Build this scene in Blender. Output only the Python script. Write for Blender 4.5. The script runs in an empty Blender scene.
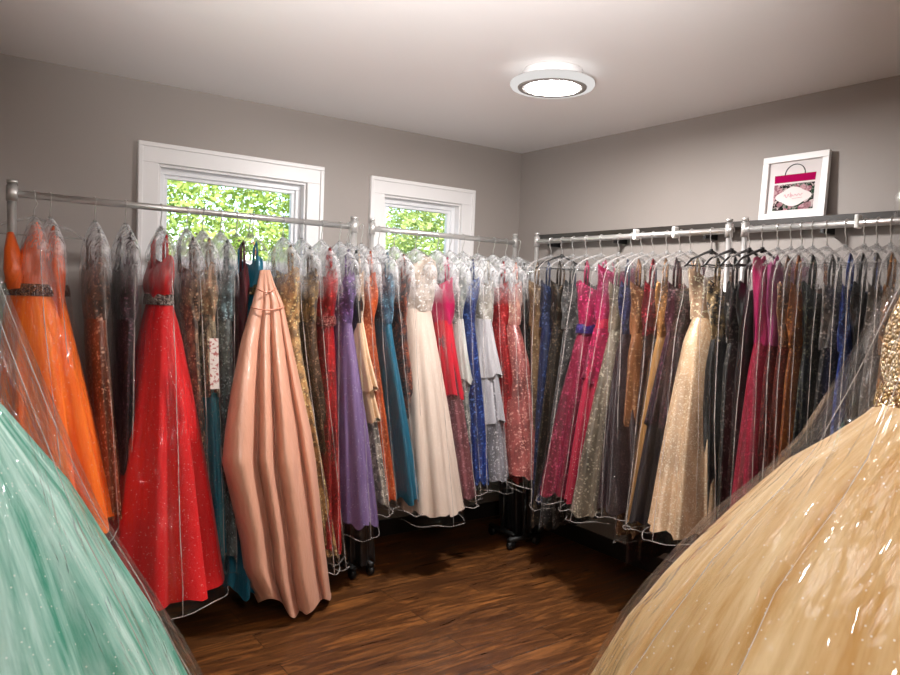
import bpy, bmesh, math, random
from math import sin, cos, pi, radians
from mathutils import Vector, Matrix, noise
import numpy as np

SC = bpy.context.scene
COL = SC.collection
random.seed(7)

# ------------------------------------------------------------------ camera
FPX, YAW, PITCH, ROLL = 731.14, .6217, -.0552, -.0385
CAM = np.array([0., 0., 1.5])
_cy, _sy, _cp, _sp, _cr, _sr = cos(YAW), sin(YAW), cos(PITCH), sin(PITCH), cos(ROLL), sin(ROLL)
FWD = np.array([_sy*_cp, _cy*_cp, _sp]); _r = np.array([_cy, -_sy, 0.]); _d = np.cross(FWD, _r)
RGT = _cr*_r+_sr*_d; DWN = -_sr*_r+_cr*_d
def at(px, py, axis, val):
    """point of the room seen at a pixel of the photo, on the plane axis = val (used for measuring the room)"""
    q = RGT*(px-450)/FPX + DWN*(py-337.5)/FPX + FWD
    return CAM + q*((val-CAM[axis])/q[axis])
cd = bpy.data.cameras.new('camera'); cam = bpy.data.objects.new('camera', cd); COL.objects.link(cam)
cd.sensor_width = 36; cd.lens = FPX/900*36; cd.clip_start = .02
cam.matrix_world = Matrix(((RGT[0], -DWN[0], -FWD[0], CAM[0]), (RGT[1], -DWN[1], -FWD[1], CAM[1]),
                           (RGT[2], -DWN[2], -FWD[2], CAM[2]), (0, 0, 0, 1)))
SC.camera = cam

# room
XW, YW, H = 3.314, 3.863, 2.5
XE, YS = -.85, -1.1
ZR = 1.848                                    # rail height
YR, XR = 3.44, 2.95                           # window-wall rail, side-wall rail

# ------------------------------------------------------------------ materials
def lin(c):
    c = c/255.
    return c/12.92 if c <= .04045 else ((c+.055)/1.055)**2.4
def rgb(t, k=1.):
    return (lin(t[0])*k, lin(t[1])*k, lin(t[2])*k, 1)
class NT:
    def __init__(s, name):
        s.m = bpy.data.materials.new(name); s.m.use_nodes = True
        s.t = s.m.node_tree; s.t.nodes.clear()
        s.out = s.t.nodes.new('ShaderNodeOutputMaterial')
    def n(s, typ, ins=None, **kw):
        x = s.t.nodes.new(typ)
        for k, v in kw.items(): setattr(x, k, v)
        for k, v in (ins or {}).items():
            if hasattr(v, 'is_output') or isinstance(v, bpy.types.NodeSocket): s.t.links.new(v, x.inputs[k])
            else: x.inputs[k].default_value = v
        return x
    def math(s, op, a, b=0., c=None, clamp=False):
        x = s.n('ShaderNodeMath', {0: a, 1: b}, operation=op, use_clamp=clamp)
        if c is not None:
            if isinstance(c, bpy.types.NodeSocket): s.t.links.new(c, x.inputs[2])
            else: x.inputs[2].default_value = c
        return x.outputs[0]
    def mixc(s, f, a, b, mode='MIX'):
        x = s.n('ShaderNodeMix', data_type='RGBA', blend_type=mode)
        for k, v in ((0, f), (6, a), (7, b)):
            if isinstance(v, bpy.types.NodeSocket): s.t.links.new(v, x.inputs[k])
            else: x.inputs[k].default_value = v
        return x.outputs[2]
    def coord(s, scale=(1, 1, 1), rot=(0, 0, 0)):
        tc = s.n('ShaderNodeTexCoord')
        return s.n('ShaderNodeMapping', {0: tc.outputs['Object'], 2: rot, 3: scale}).outputs[0]
    def noise(s, vec, scale, detail=3, rough=.5, dist=0.):
        return s.n('ShaderNodeTexNoise', {'Vector': vec, 'Scale': scale, 'Detail': detail, 'Roughness': rough, 'Distortion': dist}).outputs[0]
    def ramp(s, f, lo, hi, a=0., b=1.):
        return s.n('ShaderNodeMapRange', {0: f, 1: lo, 2: hi, 3: a, 4: b}).outputs[0]
    def bump(s, h, strength=.3, dist=.01):
        return s.n('ShaderNodeBump', {'Strength': strength, 'Distance': dist, 'Height': h}).outputs[0]
    def bsdf(s, **ins):
        p = s.n('ShaderNodeBsdfPrincipled', {k.replace('_', ' '): v for k, v in ins.items()})
        s.t.links.new(p.outputs[0], s.out.inputs[0]); return p
    def surf(s, o): s.t.links.new(o, s.out.inputs[0])

def plain(name, c, rough=.5, metal=0., **kw):
    t = NT(name); v = t.coord(); f = t.noise(v, 6., 3)
    t.bsdf(Base_Color=t.mixc(t.ramp(f, .3, .7, 0, .06), rgb(c), rgb(tuple(x*.8 for x in c))), Roughness=rough, Metallic=metal, **kw)
    return t.m

_fab = {}
def fabric(c, kind='satin', c2=None):
    key = (c, kind, c2)
    if key in _fab: return _fab[key]
    t = NT('%s_fabric' % kind)
    A = rgb(c); v1 = t.coord(); vs = t.coord((1, 1, .12))
    if kind == 'satin':
        wr = t.noise(t.coord((1, 1, .35)), 14, 4, .55, .4)
        fine = t.noise(vs, 60, 2)
        hgt = t.math('MULTIPLY_ADD', wr, 1., t.math('MULTIPLY', fine, .15))
        t.bsdf(Base_Color=A, Roughness=.3, Specular_IOR_Level=.75, Sheen_Weight=.05, Anisotropic=.4, Normal=t.bump(hgt, .35, .03))
    elif kind == 'tulle':
        sp3 = t.n('ShaderNodeSeparateXYZ', {0: v1})
        rad = t.math('MAXIMUM', t.math('SQRT', t.math('ADD', t.math('MULTIPLY', sp3.outputs[0], sp3.outputs[0]), t.math('MULTIPLY', sp3.outputs[1], sp3.outputs[1]))), .02)
        cyl = t.n('ShaderNodeCombineXYZ', {0: t.math('DIVIDE', sp3.outputs[0], rad), 1: t.math('DIVIDE', sp3.outputs[1], rad), 2: t.math('MULTIPLY', sp3.outputs[2], .35)}).outputs[0]
        f = t.noise(cyl, 7.5, 4, .65)
        g = t.noise(cyl, 22, 2)
        B = rgb(c2) if c2 else rgb(tuple(min(255, x*1.12+14) for x in c))
        col = t.mixc(t.ramp(f, .38, .64), A, B)
        vo = t.n('ShaderNodeTexVoronoi', {'Vector': v1, 'Scale': 210.})
        sp = t.math('GREATER_THAN', t.n('ShaderNodeSeparateColor', {0: vo.outputs['Color']}).outputs[0], .955)
        sp = t.math('MULTIPLY', sp, t.math('LESS_THAN', vo.outputs['Distance'], .34))
        col = t.mixc(t.math('MULTIPLY', sp, .55), col, (.9, .88, .84, 1))
        t.bsdf(Base_Color=col, Roughness=t.ramp(sp, 0, 1, .7, .2), Specular_IOR_Level=.25, Sheen_Weight=.06,
               Normal=t.bump(t.math('ADD', f, t.math('MULTIPLY', g, .4)), .4, .004))
    elif kind in ('sequin', 'fine'):
        sc = 120. if kind == 'sequin' else 190.
        vo = t.n('ShaderNodeTexVoronoi', {'Vector': v1, 'Scale': sc})
        sep = t.n('ShaderNodeSeparateColor', {0: vo.outputs['Color']})
        rr, gg = sep.outputs[0], sep.outputs[1]
        cl = t.noise(t.coord((1, 1, .4)), 11, 4, .6)
        dark = rgb(tuple(x*(.55 if kind == 'sequin' else .78) for x in c)); lite = rgb(c2) if c2 else rgb(tuple(min(255, x*1.25+45) for x in c))
        col = t.mixc(t.ramp(cl, .35, .68), dark, A)
        k = .84 if kind == 'sequin' else .8
        glint = t.math('GREATER_THAN', rr, k)
        col = t.mixc(t.math('MULTIPLY', glint, t.ramp(gg, 0, 1, .25, .95)), col, lite)
        nrm = t.n('ShaderNodeBump', {'Strength': .9, 'Distance': .006, 'Height': gg}).outputs[0]
        t.bsdf(Base_Color=col, Roughness=.3, Metallic=.12, Specular_IOR_Level=.7, Normal=nrm)
    elif kind == 'lace':
        vo = t.n('ShaderNodeTexVoronoi', {'Vector': t.coord((1, 1, .7)), 'Scale': 34.}, feature='SMOOTH_F1')
        n2 = t.noise(v1, 42, 4, .7, 1.2)
        f = t.math('ADD', t.math('MULTIPLY', vo.outputs['Distance'], .6), t.math('MULTIPLY', n2, .7))
        B = rgb(c2) if c2 else rgb(tuple(x*.45 for x in c))
        col = t.mixc(t.ramp(f, .5, .68), A, B)
        vo2 = t.n('ShaderNodeTexVoronoi', {'Vector': v1, 'Scale': 130.})
        gl = t.math('GREATER_THAN', t.n('ShaderNodeSeparateColor', {0: vo2.outputs['Color']}).outputs[0], .9)
        col = t.mixc(t.math('MULTIPLY', gl, .6), col, rgb(tuple(min(255, x*1.3+50) for x in c)))
        t.bsdf(Base_Color=col, Roughness=.5, Sheen_Weight=.2, Normal=t.bump(f, .6, .01))
    elif kind == 'beaded':
        vo = t.n('ShaderNodeTexVoronoi', {'Vector': v1, 'Scale': 150.})
        sep = t.n('ShaderNodeSeparateColor', {0: vo.outputs['Color']})
        B = rgb(c2) if c2 else rgb(tuple(x*.4 for x in c))
        col = t.mixc(t.ramp(sep.outputs[0], .2, .75), B, A)
        t.bsdf(Base_Color=col, Roughness=.25, Metallic=.55, Normal=t.bump(t.math('SUBTRACT', 1., vo.outputs['Distance']), 1., .008))
    _fab[key] = t.m
    return t.m

def film_mat(name, milk, top=0., gloss_rough=.07, wr_scale=16, bd=.02, radial=False, f0=.026):
    """thin clear polythene: mostly seen through, glossy creases, hazier where it is bunched around the hanger"""
    t = NT(name)
    vec = t.coord((1, 1, .3)); w = t.noise(vec, wr_scale, 3, .55, .8)
    w2 = t.noise(t.coord((1, 1, .5)), 38, 3, .6, .8)
    if radial:                                 # creases running down the flare of a wide skirt
        sp3 = t.n('ShaderNodeSeparateXYZ', {0: t.coord()})
        rad = t.math('MAXIMUM', t.math('SQRT', t.math('ADD', t.math('MULTIPLY', sp3.outputs[0], sp3.outputs[0]), t.math('MULTIPLY', sp3.outputs[1], sp3.outputs[1]))), .02)
        cyl = t.n('ShaderNodeCombineXYZ', {0: t.math('DIVIDE', sp3.outputs[0], rad), 1: t.math('DIVIDE', sp3.outputs[1], rad), 2: t.math('MULTIPLY', sp3.outputs[2], .8)}).outputs[0]
        w = t.noise(cyl, 2.6, 2, .5, .5); w2 = t.noise(cyl, 6.5, 3, .55, .9)
    r1 = t.math('ABSOLUTE', t.math('SUBTRACT', w, .5)); r2 = t.math('ABSOLUTE', t.math('SUBTRACT', w2, .5))
    hgt = t.math('ADD', t.math('MULTIPLY', r1, 1.6), t.math('MULTIPLY', r2, 1.))
    nrm = t.bump(hgt, .8, bd)
    tr = t.n('ShaderNodeBsdfTransparent', {0: (.985, .985, .985, 1)})
    gl = t.n('ShaderNodeBsdfGlossy', {'Color': (1, 1, 1, 1), 'Roughness': gloss_rough, 'Normal': nrm})
    df = t.n('ShaderNodeBsdfDiffuse', {'Color': (.9, .9, .91, 1), 'Normal': nrm})
    tl = t.n('ShaderNodeBsdfTranslucent', {'Color': (.9, .9, .91, 1)})
    mk = t.n('ShaderNodeMixShader', {0: .4, 1: df.outputs[0], 2: tl.outputs[0]})
    lw = t.n('ShaderNodeLayerWeight', {'Blend': .5})
    edge = t.math('POWER', lw.outputs['Facing'], 5.)
    haze = t.math('ADD', t.math('MULTIPLY', edge, .004+milk*.5), t.math('MULTIPLY', t.ramp(w, .3, .75), milk))
    if top:
        z = t.n('ShaderNodeSeparateXYZ', {0: t.n('ShaderNodeNewGeometry').outputs['Position']}).outputs[2]
        n3 = t.noise(t.coord((1, 1, .55)), 24, 4, .65, 1.2)
        k = t.math('MULTIPLY', t.ramp(z, 1.46, 1.7), t.ramp(n3, .36, .62))
        haze = t.math('ADD', haze, t.math('MULTIPLY', k, top))
    haze = t.math('MINIMUM', haze, .92)
    m1 = t.n('ShaderNodeMixShader', {0: haze, 1: tr.outputs[0], 2: mk.outputs[0]})
    lw2 = t.n('ShaderNodeLayerWeight', {'Blend': .5, 'Normal': nrm})
    fr = t.math('MULTIPLY_ADD', t.math('POWER', lw2.outputs['Facing'], 6.), .6, f0)
    m2 = t.n('ShaderNodeMixShader', {0: fr, 1: m1.outputs[0], 2: gl.outputs[0]})
    t.surf(m2.outputs[0])
    return t.m

def wall_mat():
    t = NT('grey_wall_paint'); v = t.coord(); n = t.noise(v, 90, 3); b = t.noise(v, 1.2, 2)
    t.bsdf(Base_Color=t.mixc(t.ramp(b, .3, .7), rgb((157, 148, 142)), rgb((162, 153, 147))), Roughness=.55, Normal=t.bump(n, .06, .004))
    return t.m
def ceil_mat():
    t = NT('white_ceiling_paint'); v = t.coord(); n = t.noise(v, 120, 3)
    t.bsdf(Base_Color=rgb((243, 238, 236)), Roughness=.45, Normal=t.bump(n, .05, .003)); return t.m
def floor_mat():
    t = NT('dark_walnut_planks')
    v = t.coord()
    br = t.n('ShaderNodeTexBrick', {'Vector': v, 'Color1': (0, 0, 0, 1), 'Color2': (1, 1, 1, 1), 'Mortar': (.5, .5, .5, 1), 'Scale': 1., 'Mortar Size': .0018,
             'Mortar Smooth': .2, 'Bias': 0., 'Brick Width': 1.15, 'Row Height': .15}, offset=.37, offset_frequency=2)
    pl = t.n('ShaderNodeSeparateColor', {0: br.outputs['Color']}).outputs[0]
    off = t.n('ShaderNodeVectorMath', {0: v, 1: t.n('ShaderNodeCombineXYZ', {0: t.math('MULTIPLY', pl, 9.), 1: t.math('MULTIPLY', pl, 3.)}).outputs[0]}, operation='ADD').outputs[0]
    mp = t.n('ShaderNodeMapping', {0: off, 3: (1.1, 9., 1.)}).outputs[0]
    g1 = t.noise(mp, 2.2, 6, .65, 1.6); g2 = t.noise(t.n('ShaderNodeMapping', {0: off, 3: (3., 60., 1.)}).outputs[0], 3, 4, .6)
    big = t.noise(t.n('ShaderNodeMapping', {0: v, 3: (1., 2.4, 1.)}).outputs[0], 1.7, 3)
    f = t.math('ADD', t.math('MULTIPLY', g1, .8), t.math('MULTIPLY', g2, .25))
    cr = t.n('ShaderNodeValToRGB', {0: f}); e = cr.color_ramp
    e.elements[0].position = .34; e.elements[0].color = rgb((38, 20, 12))
    e.elements[1].position = .72; e.elements[1].color = rgb((168, 106, 50))
    x = e.elements.new(.53); x.color = rgb((98, 59, 28))
    col = t.mixc(t.ramp(pl, 0, 1, 0, .3), cr.outputs[0], (.035, .015, .008, 1))
    col = t.mixc(t.ramp(big, .35, .7, 0, .4), col, rgb((44, 24, 14)))
    col = t.mixc(t.math('MULTIPLY', br.outputs['Fac'], .8), col, (.006, .003, .002, 1))
    t.bsdf(Base_Color=col, Roughness=t.ramp(g1, .3, .7, .26, .42), Specular_IOR_Level=.5,
           Normal=t.bump(t.math('SUBTRACT', t.math('MULTIPLY', g2, .4), br.outputs['Fac']), .35, .003))
    return t.m
def emit_mat(name, c, s):
    t = NT(name); v = t.coord(); f = t.noise(v, 3., 1)
    e = t.n('ShaderNodeEmission', {0: t.mixc(t.ramp(f, 0, 1, 0, .03), c, (1, 1, 1, 1)), 1: s}); t.surf(e.outputs[0]); return t.m
def leaf_mat(c, c2):
    t = NT('leaf_green'); v = t.coord(); f = t.noise(v, 1.9, 3)
    f2 = t.noise(v, 9., 2)
    col = t.mixc(t.ramp(f, .35, .65), rgb(c), rgb(c2)); col = t.mixc(t.ramp(f2, .4, .7, 0, .5), col, rgb((236, 240, 150)))
    d = t.n('ShaderNodeBsdfDiffuse', {0: col}); tl = t.n('ShaderNodeBsdfTranslucent', {0: col})
    m = t.n('ShaderNodeMixShader', {0: .45, 1: d.outputs[0], 2: tl.outputs[0]}); t.surf(m.outputs[0]); return t.m
def glass_mat():
    t = NT('window_glass'); tr = t.n('ShaderNodeBsdfTransparent', {0: (.97, .985, .975, 1)})
    g = t.n('ShaderNodeBsdfGlossy', {'Roughness': .02}); lw = t.n('ShaderNodeLayerWeight', {'Blend': .5})
    fr = t.math('MULTIPLY_ADD', t.math('POWER', lw.outputs['Facing'], 5.), .9, .04)
    m = t.n('ShaderNodeMixShader', {0: fr, 1: tr.outputs[0], 2: g.outputs[0]}); t.surf(m.outputs[0]); return t.m

M_WALL, M_CEIL, M_FLOOR = wall_mat(), ceil_mat(), floor_mat()
M_TRIM = plain('white_trim_paint', (240, 237, 236), .35)
M_VINYL = plain('white_vinyl', (244, 244, 246), .3)
M_GLASS = glass_mat()
M_CHROME = plain('chrome', (226, 224, 222), .3, .85)
M_STEEL = plain('brushed_steel', (206, 203, 200), .35, .7)
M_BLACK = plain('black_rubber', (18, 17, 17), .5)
M_SHELF = plain('black_brown_shelf', (44, 38, 34), .4)
M_WHITEP = plain('white_plastic', (232, 230, 226), .35)
def clear_plastic():
    t = NT('clear_hanger_plastic'); f = t.noise(t.coord(), 8., 2)
    tr = t.n('ShaderNodeBsdfTransparent', {0: (.9, .9, .9, 1)}); p = t.n('ShaderNodeBsdfPrincipled', {'Base Color': rgb((205, 203, 202)), 'Roughness': .12})
    m = t.n('ShaderNodeMixShader', {0: t.ramp(f, .3, .7, .1, .28), 1: tr.outputs[0], 2: p.outputs[0]}); t.surf(m.outputs[0]); return t.m
M_HANGER = clear_plastic()
M_BHANGER = plain('black_hanger_plastic', (24, 22, 22), .35)
def seam_mat():
    t = NT('welded_film_seam'); f = t.noise(t.coord(), 9., 3)
    tr = t.n('ShaderNodeBsdfTransparent'); p = t.n('ShaderNodeBsdfPrincipled', {'Base Color': rgb((214, 204, 198)), 'Roughness': .25})
    m = t.n('ShaderNodeMixShader', {0: t.ramp(f, .35, .62, .1, .6), 1: tr.outputs[0], 2: p.outputs[0]}); t.surf(m.outputs[0]); return t.m
M_SEAM = seam_mat()
M_FILM = film_mat('clear_polythene', .004, .85, .06, 16, .011, False, .018)
M_FILMR = film_mat('clear_polythene_flat', .003, .05, .06, 12, .006, False, .014)
M_FILMBALL = film_mat('clear_polythene_wide', .008, .5, .07, 7, .03, True, .034)
M_FILMBIG = film_mat('clear_polythene_heavy', .02, .0, .08, 7, .035, True, .036)

# ------------------------------------------------------------------ object helpers
def obj(name, verts, faces, mat, parent=None, smooth=True, off=(0, 0, 0)):
    me = bpy.data.meshes.new(name)
    o3 = np.array(off)
    me.from_pydata([tuple(np.array(v)-o3) for v in verts], [], faces)
    bm = bmesh.new(); bm.from_mesh(me); bmesh.ops.recalc_face_normals(bm, faces=bm.faces); bm.to_mesh(me); bm.free()
    if smooth: me.polygons.foreach_set('use_smooth', [True]*len(me.polygons))
    mats = mat if isinstance(mat, (list, tuple)) else [mat]
    for m in mats: me.materials.append(m)
    ob = bpy.data.objects.new(name, me); COL.objects.link(ob)
    if parent is not None: ob.parent = parent
    return ob
def thing(name, label, cat, loc=(0, 0, 0), group=None):
    o = bpy.data.objects.new(name, None); COL.objects.link(o); o.location = tuple(float(x) for x in loc)
    o.empty_display_size = .1
    o['label'] = label; o['category'] = cat
    if group: o['group'] = group
    return o
def struct(o, label=None):
    o['kind'] = 'structure'
    if label: o['label'] = label
    return o
class G:                                       # collects shapes into one mesh
    def __init__(s): s.v = []; s.f = []
    def add(s, v, f):
        n = len(s.v); s.v += [tuple(p) for p in v]; s.f += [tuple(i+n for i in q) for q in f]; return s
    def box(s, a, b):
        x0, y0, z0 = a; x1, y1, z1 = b
        return s.add([(x0, y0, z0), (x1, y0, z0), (x1, y1, z0), (x0, y1, z0), (x0, y0, z1), (x1, y0, z1), (x1, y1, z1), (x0, y1, z1)],
                     [(0, 3, 2, 1), (4, 5, 6, 7), (0, 1, 5, 4), (1, 2, 6, 5), (2, 3, 7, 6), (3, 0, 4, 7)])
    def tube(s, pts, r, n=8, cap=True):
        pts = [Vector(p) for p in pts]; rs = r if isinstance(r, (list, tuple)) else [r]*len(pts)
        vs = []; up = Vector((.13, .21, .97))
        for i, p in enumerate(pts):
            d = (pts[min(i+1, len(pts)-1)]-pts[max(i-1, 0)])
            d = d.normalized() if d.length > 1e-9 else Vector((0, 0, 1))
            a = d.cross(up)
            if a.length < .05: a = d.cross(Vector((1, 0, 0)))
            a.normalize(); b = d.cross(a)
            for k in range(n): vs.append(p+a*cos(2*pi*k/n)*rs[i]+b*sin(2*pi*k/n)*rs[i])
        fs = [(i*n+k, i*n+(k+1) % n, (i+1)*n+(k+1) % n, (i+1)*n+k) for i in range(len(pts)-1) for k in range(n)]
        if cap: fs += [tuple(range(n))[::-1], tuple((len(pts)-1)*n+k for k in range(n))]
        return s.add(vs, fs)
    def lathe(s, prof, c, n=48, axis='z'):
        vs = []
        for r, z in prof:
            for k in range(n): vs.append((c[0]+r*cos(2*pi*k/n), c[1]+r*sin(2*pi*k/n), c[2]+z))
        fs = [(i*n+k, i*n+(k+1) % n, (i+1)*n+(k+1) % n, (i+1)*n+k) for i in range(len(prof)-1) for k in range(n)]
        if prof[0][0] > 1e-6 and False: pass
        return s.add(vs, fs)
    def cap_disc(s, c, r, n=48):
        return s.add([(c[0]+r*cos(2*pi*k/n), c[1]+r*sin(2*pi*k/n), c[2]) for k in range(n)], [tuple(range(n))])
    def build(s, name, mat, parent=None, smooth=True, off=(0, 0, 0)): return obj(name, s.v, s.f, mat, parent, smooth, off)
def bevel(o, w=.004, seg=2):
    m = o.modifiers.new('bevel', 'BEVEL'); m.width = w; m.segments = seg; m.limit_method = 'ANGLE'; m.angle_limit = radians(40); return o

# ------------------------------------------------------------------ room shell
T = .12
struct(G().box((XE-T, YS-T, -.08), (XW+T, YW+T, 0)).build('floor', M_FLOOR, None, False))
struct(G().box((XE-T, YS-T, H), (XW+T, YW+T, H+.08)).build('ceiling', M_CEIL, None, False))
# windows: outer casing measured from the photo
WIN = [(.839, 1.833, 1.50, 2.207), (2.136, 2.913, 1.50, 2.200)]
CW = .098
g = G()
ops = [(a+CW, b-CW, c+CW, d-CW) for a, b, c, d in WIN]
xs = [XE-T, ops[0][0], ops[0][1], ops[1][0], ops[1][1], XW+T]
g.box((xs[0], YW, 0), (xs[1], YW+T, H)); g.box((xs[2], YW, 0), (xs[3], YW+T, H)); g.box((xs[4], YW, 0), (xs[5], YW+T, H))
for a, b, c, d in ops: g.box((a, YW, 0), (b, YW+T, c)); g.box((a, YW, d), (b, YW+T, H))
struct(g.build('wall_left', M_WALL, None, False))
struct(G().box((XW, YS-T, 0), (XW+T, YW, H)).build('wall_right', M_WALL, None, False))
struct(G().box((XE-T, YS, 0), (XE, YW, H)).build('wall_near', M_WALL, None, False))
struct(G().box((XE-T, YS-T, 0), (XW, YS, H)).build('wall_back', M_WALL, None, False))
struct(G().box((XE, YW-.014, 0), (XW, YW, .1)).build('shade_dark_baseboard_left', M_SHELF, None, False))  # dark tone stands in for shade low on the window wall
struct(G().box((XW-.014, YS, 0), (XW, YW-.014, .1)).build('shade_dark_baseboard_right', M_SHELF, None, False))  # same dark tone for the shade below the side-wall racks
def frame_boxes(g, a, b, c, d, w, y0, y1):
    g.box((a, y0, d-w), (b, y1, d)); g.box((a, y0, c), (b, y1, c+w)); g.box((a, y0, c+w), (a+w, y1, d-w)); g.box((b-w, y0, c+w), (b, y1, d-w)); return g
for i, ((A, B, Cc, D), (a, b, c, d)) in enumerate(zip(WIN, ops)):
    w = bpy.data.objects.new('window_%d' % (i+1), None); COL.objects.link(w); w.location = ((A+B)/2, YW, Cc); struct(w, ('wide' if i == 0 else 'narrower')+' white framed window looking onto green trees')
    off = tuple(w.location)
    g = G(); frame_boxes(g, A, B, Cc, D, CW, YW-.016, YW+.002); frame_boxes(g, A, B, Cc, D, .022, YW-.026, YW-.016)
    bevel(g.build('casing', M_TRIM, w, False, off), .003)
    g = G(); frame_boxes(g, a-.001, b+.001, c-.001, d+.001, .014, YW+.002, YW+T); bevel(g.build('jamb', M_TRIM, w, False, off), .002)
    g = G(); frame_boxes(g, a+.013, b-.013, c+.013, d-.013, .03, YW+.045, YW+.1); frame_boxes(g, a+.04, b-.04, c+.04, d-.04, .022, YW+.06, YW+.09)
    bevel(g.build('sash', M_VINYL, w, False, off), .003)
    G().box((a+.055, YW+.073, c+.055), (b-.055, YW+.077, d-.055)).build('pane', M_GLASS, w, False, off)

# ------------------------------------------------------------------ trees outside
def leaves(center, rad, n, size, seed):
    R = random.Random(seed); v = []; f = []
    for k in range(n):
        th = R.uniform(0, 2*pi); ph = math.acos(R.uniform(-1, 1)); r = R.uniform(.45, 1.)**.5
        d = Vector((sin(ph)*cos(th), sin(ph)*sin(th), cos(ph)))
        p = Vector(center)+Vector((d.x*rad[0], d.y*rad[1], d.z*rad[2]))*r*(1+.25*noise.noise(d*2.3+Vector((seed, 0, 0))))
        a = Vector((R.gauss(0, 1), R.gauss(0, 1), R.gauss(0, 1))).normalized(); b = a.orthogonal().normalized(); s = size*R.uniform(.6, 1.3)
        q = len(v); v += [p-a*s, p+b*s*.5+a*s*.1, p+a*s, p-b*s*.5+a*s*.1]; f.append((q, q+1, q+2, q+3))
    return v, f
def tree(x, y, z, r, n, seed, cols, label):
    t = thing('leafy_tree', label, 'tree', (x, y, -1.), 'trees outside the windows')
    v, f = leaves((x, y, z), r, n, .04, seed)
    obj('crown', v, f, leaf_mat(*cols), t, False, (x, y, -1.))
    G().tube([(x, y, -1), (x+.05, y, .3), (x-.03, y+.04, z)], [.16, .12, .07], 10).build('trunk', plain('bark', (88, 72, 58), .9), t, True, (x, y, -1.))
tree(2.1, 6.9, 2.0, (1.75, 1.0, 1.9), 30000, 3, ((142, 176, 84), (204, 218, 130)), 'bright green leafy tree seen through the wider window')
tree(6.3, 7.6, 2.0, (2.0, 1.0, 1.9), 30000, 9, ((150, 178, 104), (200, 212, 140)), 'pale green leafy tree seen through the narrower window')

# ------------------------------------------------------------------ ceiling lamps
def ceiling_lamp(x, y, label, power):
    t = thing('ceiling_light', label, 'ceiling light', (x, y, H-.085))
    o = (x, y, H-.085)
    G().lathe([(.0, 0.), (.125, 0.), (.13, -.005), (.13, -.05), (.12, -.055)], (x, y, H), 64).build('mounting_plate', M_TRIM, t, True, o)
    G().lathe([(.118, -.05), (.172, -.048), (.182, -.053), (.184, -.062), (.178, -.072), (.155, -.077), (.15, -.073), (.15, -.062)], (x, y, H), 64).build('rim', emit_mat('glowing_acrylic_rim', (1, .96, .93, 1), .7), t, True, o)
    G().lathe([(.152, -.066), (.148, -.0765), (.119, -.0775), (.117, -.074)], (x, y, H), 64).build('trim_ring', plain('satin_nickel_ring', (150, 146, 142), .45, .3), t, True, o)
    G().lathe([(.1185, -.075), (.1, -.0775), (.06, -.079), (.0, -.0795)], (x, y, H), 64).build('diffuser', emit_mat('lit_diffuser', (1, .97, .95, 1), power), t, True, o)
tree(3.4, 9.6, 2.2, (4.6, 1.0, 2.6), 36000, 5, ((160, 190, 96), (206, 220, 130)), 'wide pale green tree standing behind the other two')
ceiling_lamp(2.215, 2.40, 'round white flush ceiling light glowing above the open floor', 410)
ceiling_lamp(.1, -.6, 'unseen ceiling light added to brighten the near end of the room', 220)  # second lamp lies out of view, added to lift the room's brightness

# ------------------------------------------------------------------ racks
def make_rack(label, P, s0, s1, z, ufoot=.24, post_r=.017, knob=True, extra=()):
    """P(s,u,z) -> world; uprights at s0 and s1"""
    base = P((s0+s1)/2, 0, 0); t = thing('garment_rack', label, 'clothes rack', base, None); o = tuple(base)
    G().tube([P(s0+post_r*.5, 0, z), P(s1-post_r*.5, 0, z)], .0145, 16).build('rail', M_CHROME, t, True, o)
    for s in (s0, s1):
        G().tube([P(s, 0, .36), P(s, 0, z+.045)], post_r, 16).build('upright', M_CHROME, t, True, o)
        G().tube([P(s, 0, .05), P(s, 0, .37)], post_r+.003, 16).build('shade_black_foot', M_BLACK, t, True, o)  # lower post blackened to stand in for the shade under the racks
        g = G().tube([P(s, 0, z-.03), P(s, 0, z+.03)], post_r+.005, 16); g.tube([P(s, 0, z+.04), P(s, 0, z+.052)], post_r+.003, 16)
        g.build('end_fitting', M_STEEL, t, True, o)
        G().tube([P(s, -ufoot, .06), P(s, ufoot, .06)], .016, 12).build('foot_bar', M_BLACK, t, True, o)
        for u in (-ufoot+.02, ufoot-.02):
            g = G().tube([P(s-.011, u, .027), P(s+.011, u, .027)], .027, 18); g.tube([P(s, u, .03), P(s, u, .07)], .007, 8)
            g.build('caster', M_BLACK, t, True, o)
    for s in extra:
        g = G()
        a, b = P(s-.008, -.018, z-.02), P(s+.008, .018, z+.034)
        g.box(tuple(min(a[i], b[i]) for i in range(3)), tuple(max(a[i], b[i]) for i in range(3)))
        bevel(g.build('rail_clip', M_WHITEP, t, False, o), .004)
    return t
def PL(s, u, z): return np.array([s, YR-u, z])
def PR(s, u, z): return np.array([XR-u, s, z])
XM, YC = -.035, .5
def PM(s, u, z): return np.array([s, 1.48-u, z])
def PC(s, u, z): return np.array([1.42-u, s, z])
SL = lambda px, py, u: float(at(px, py, 1, YR-u)[0])
SR = lambda px, py, u: float(at(px, py, 0, XR-u)[1])
make_rack('chrome garment rack along the window wall, carrying the orange gown at its outer post', PL, SL(12, 193, 0), SL(354, 226, 0), ZR, .12)
make_rack('chrome garment rack under the narrower window, ending at the room corner', PL, SL(372, 228, 0), SL(515, 243, 0), ZR, .12, .012)
make_rack('chrome garment rack on the side wall, starting at the room corner', PR, SR(537, 242, 0), SR(729, 232, 0), ZR, .12, .012, extra=(SR(636, 237, 0), SR(675, 235, 0)))
make_rack('chrome garment rack on the side wall, below the framed print', PR, SR(745, 231, 0), .55, ZR, .12, .012, extra=(SR(858, 225, 0),))
t = thing('hanging_rod', 'chrome rod fixed to the wall behind the mint ball gown', 'clothes rod', (XE, 1.48, ZR+.05))
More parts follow.
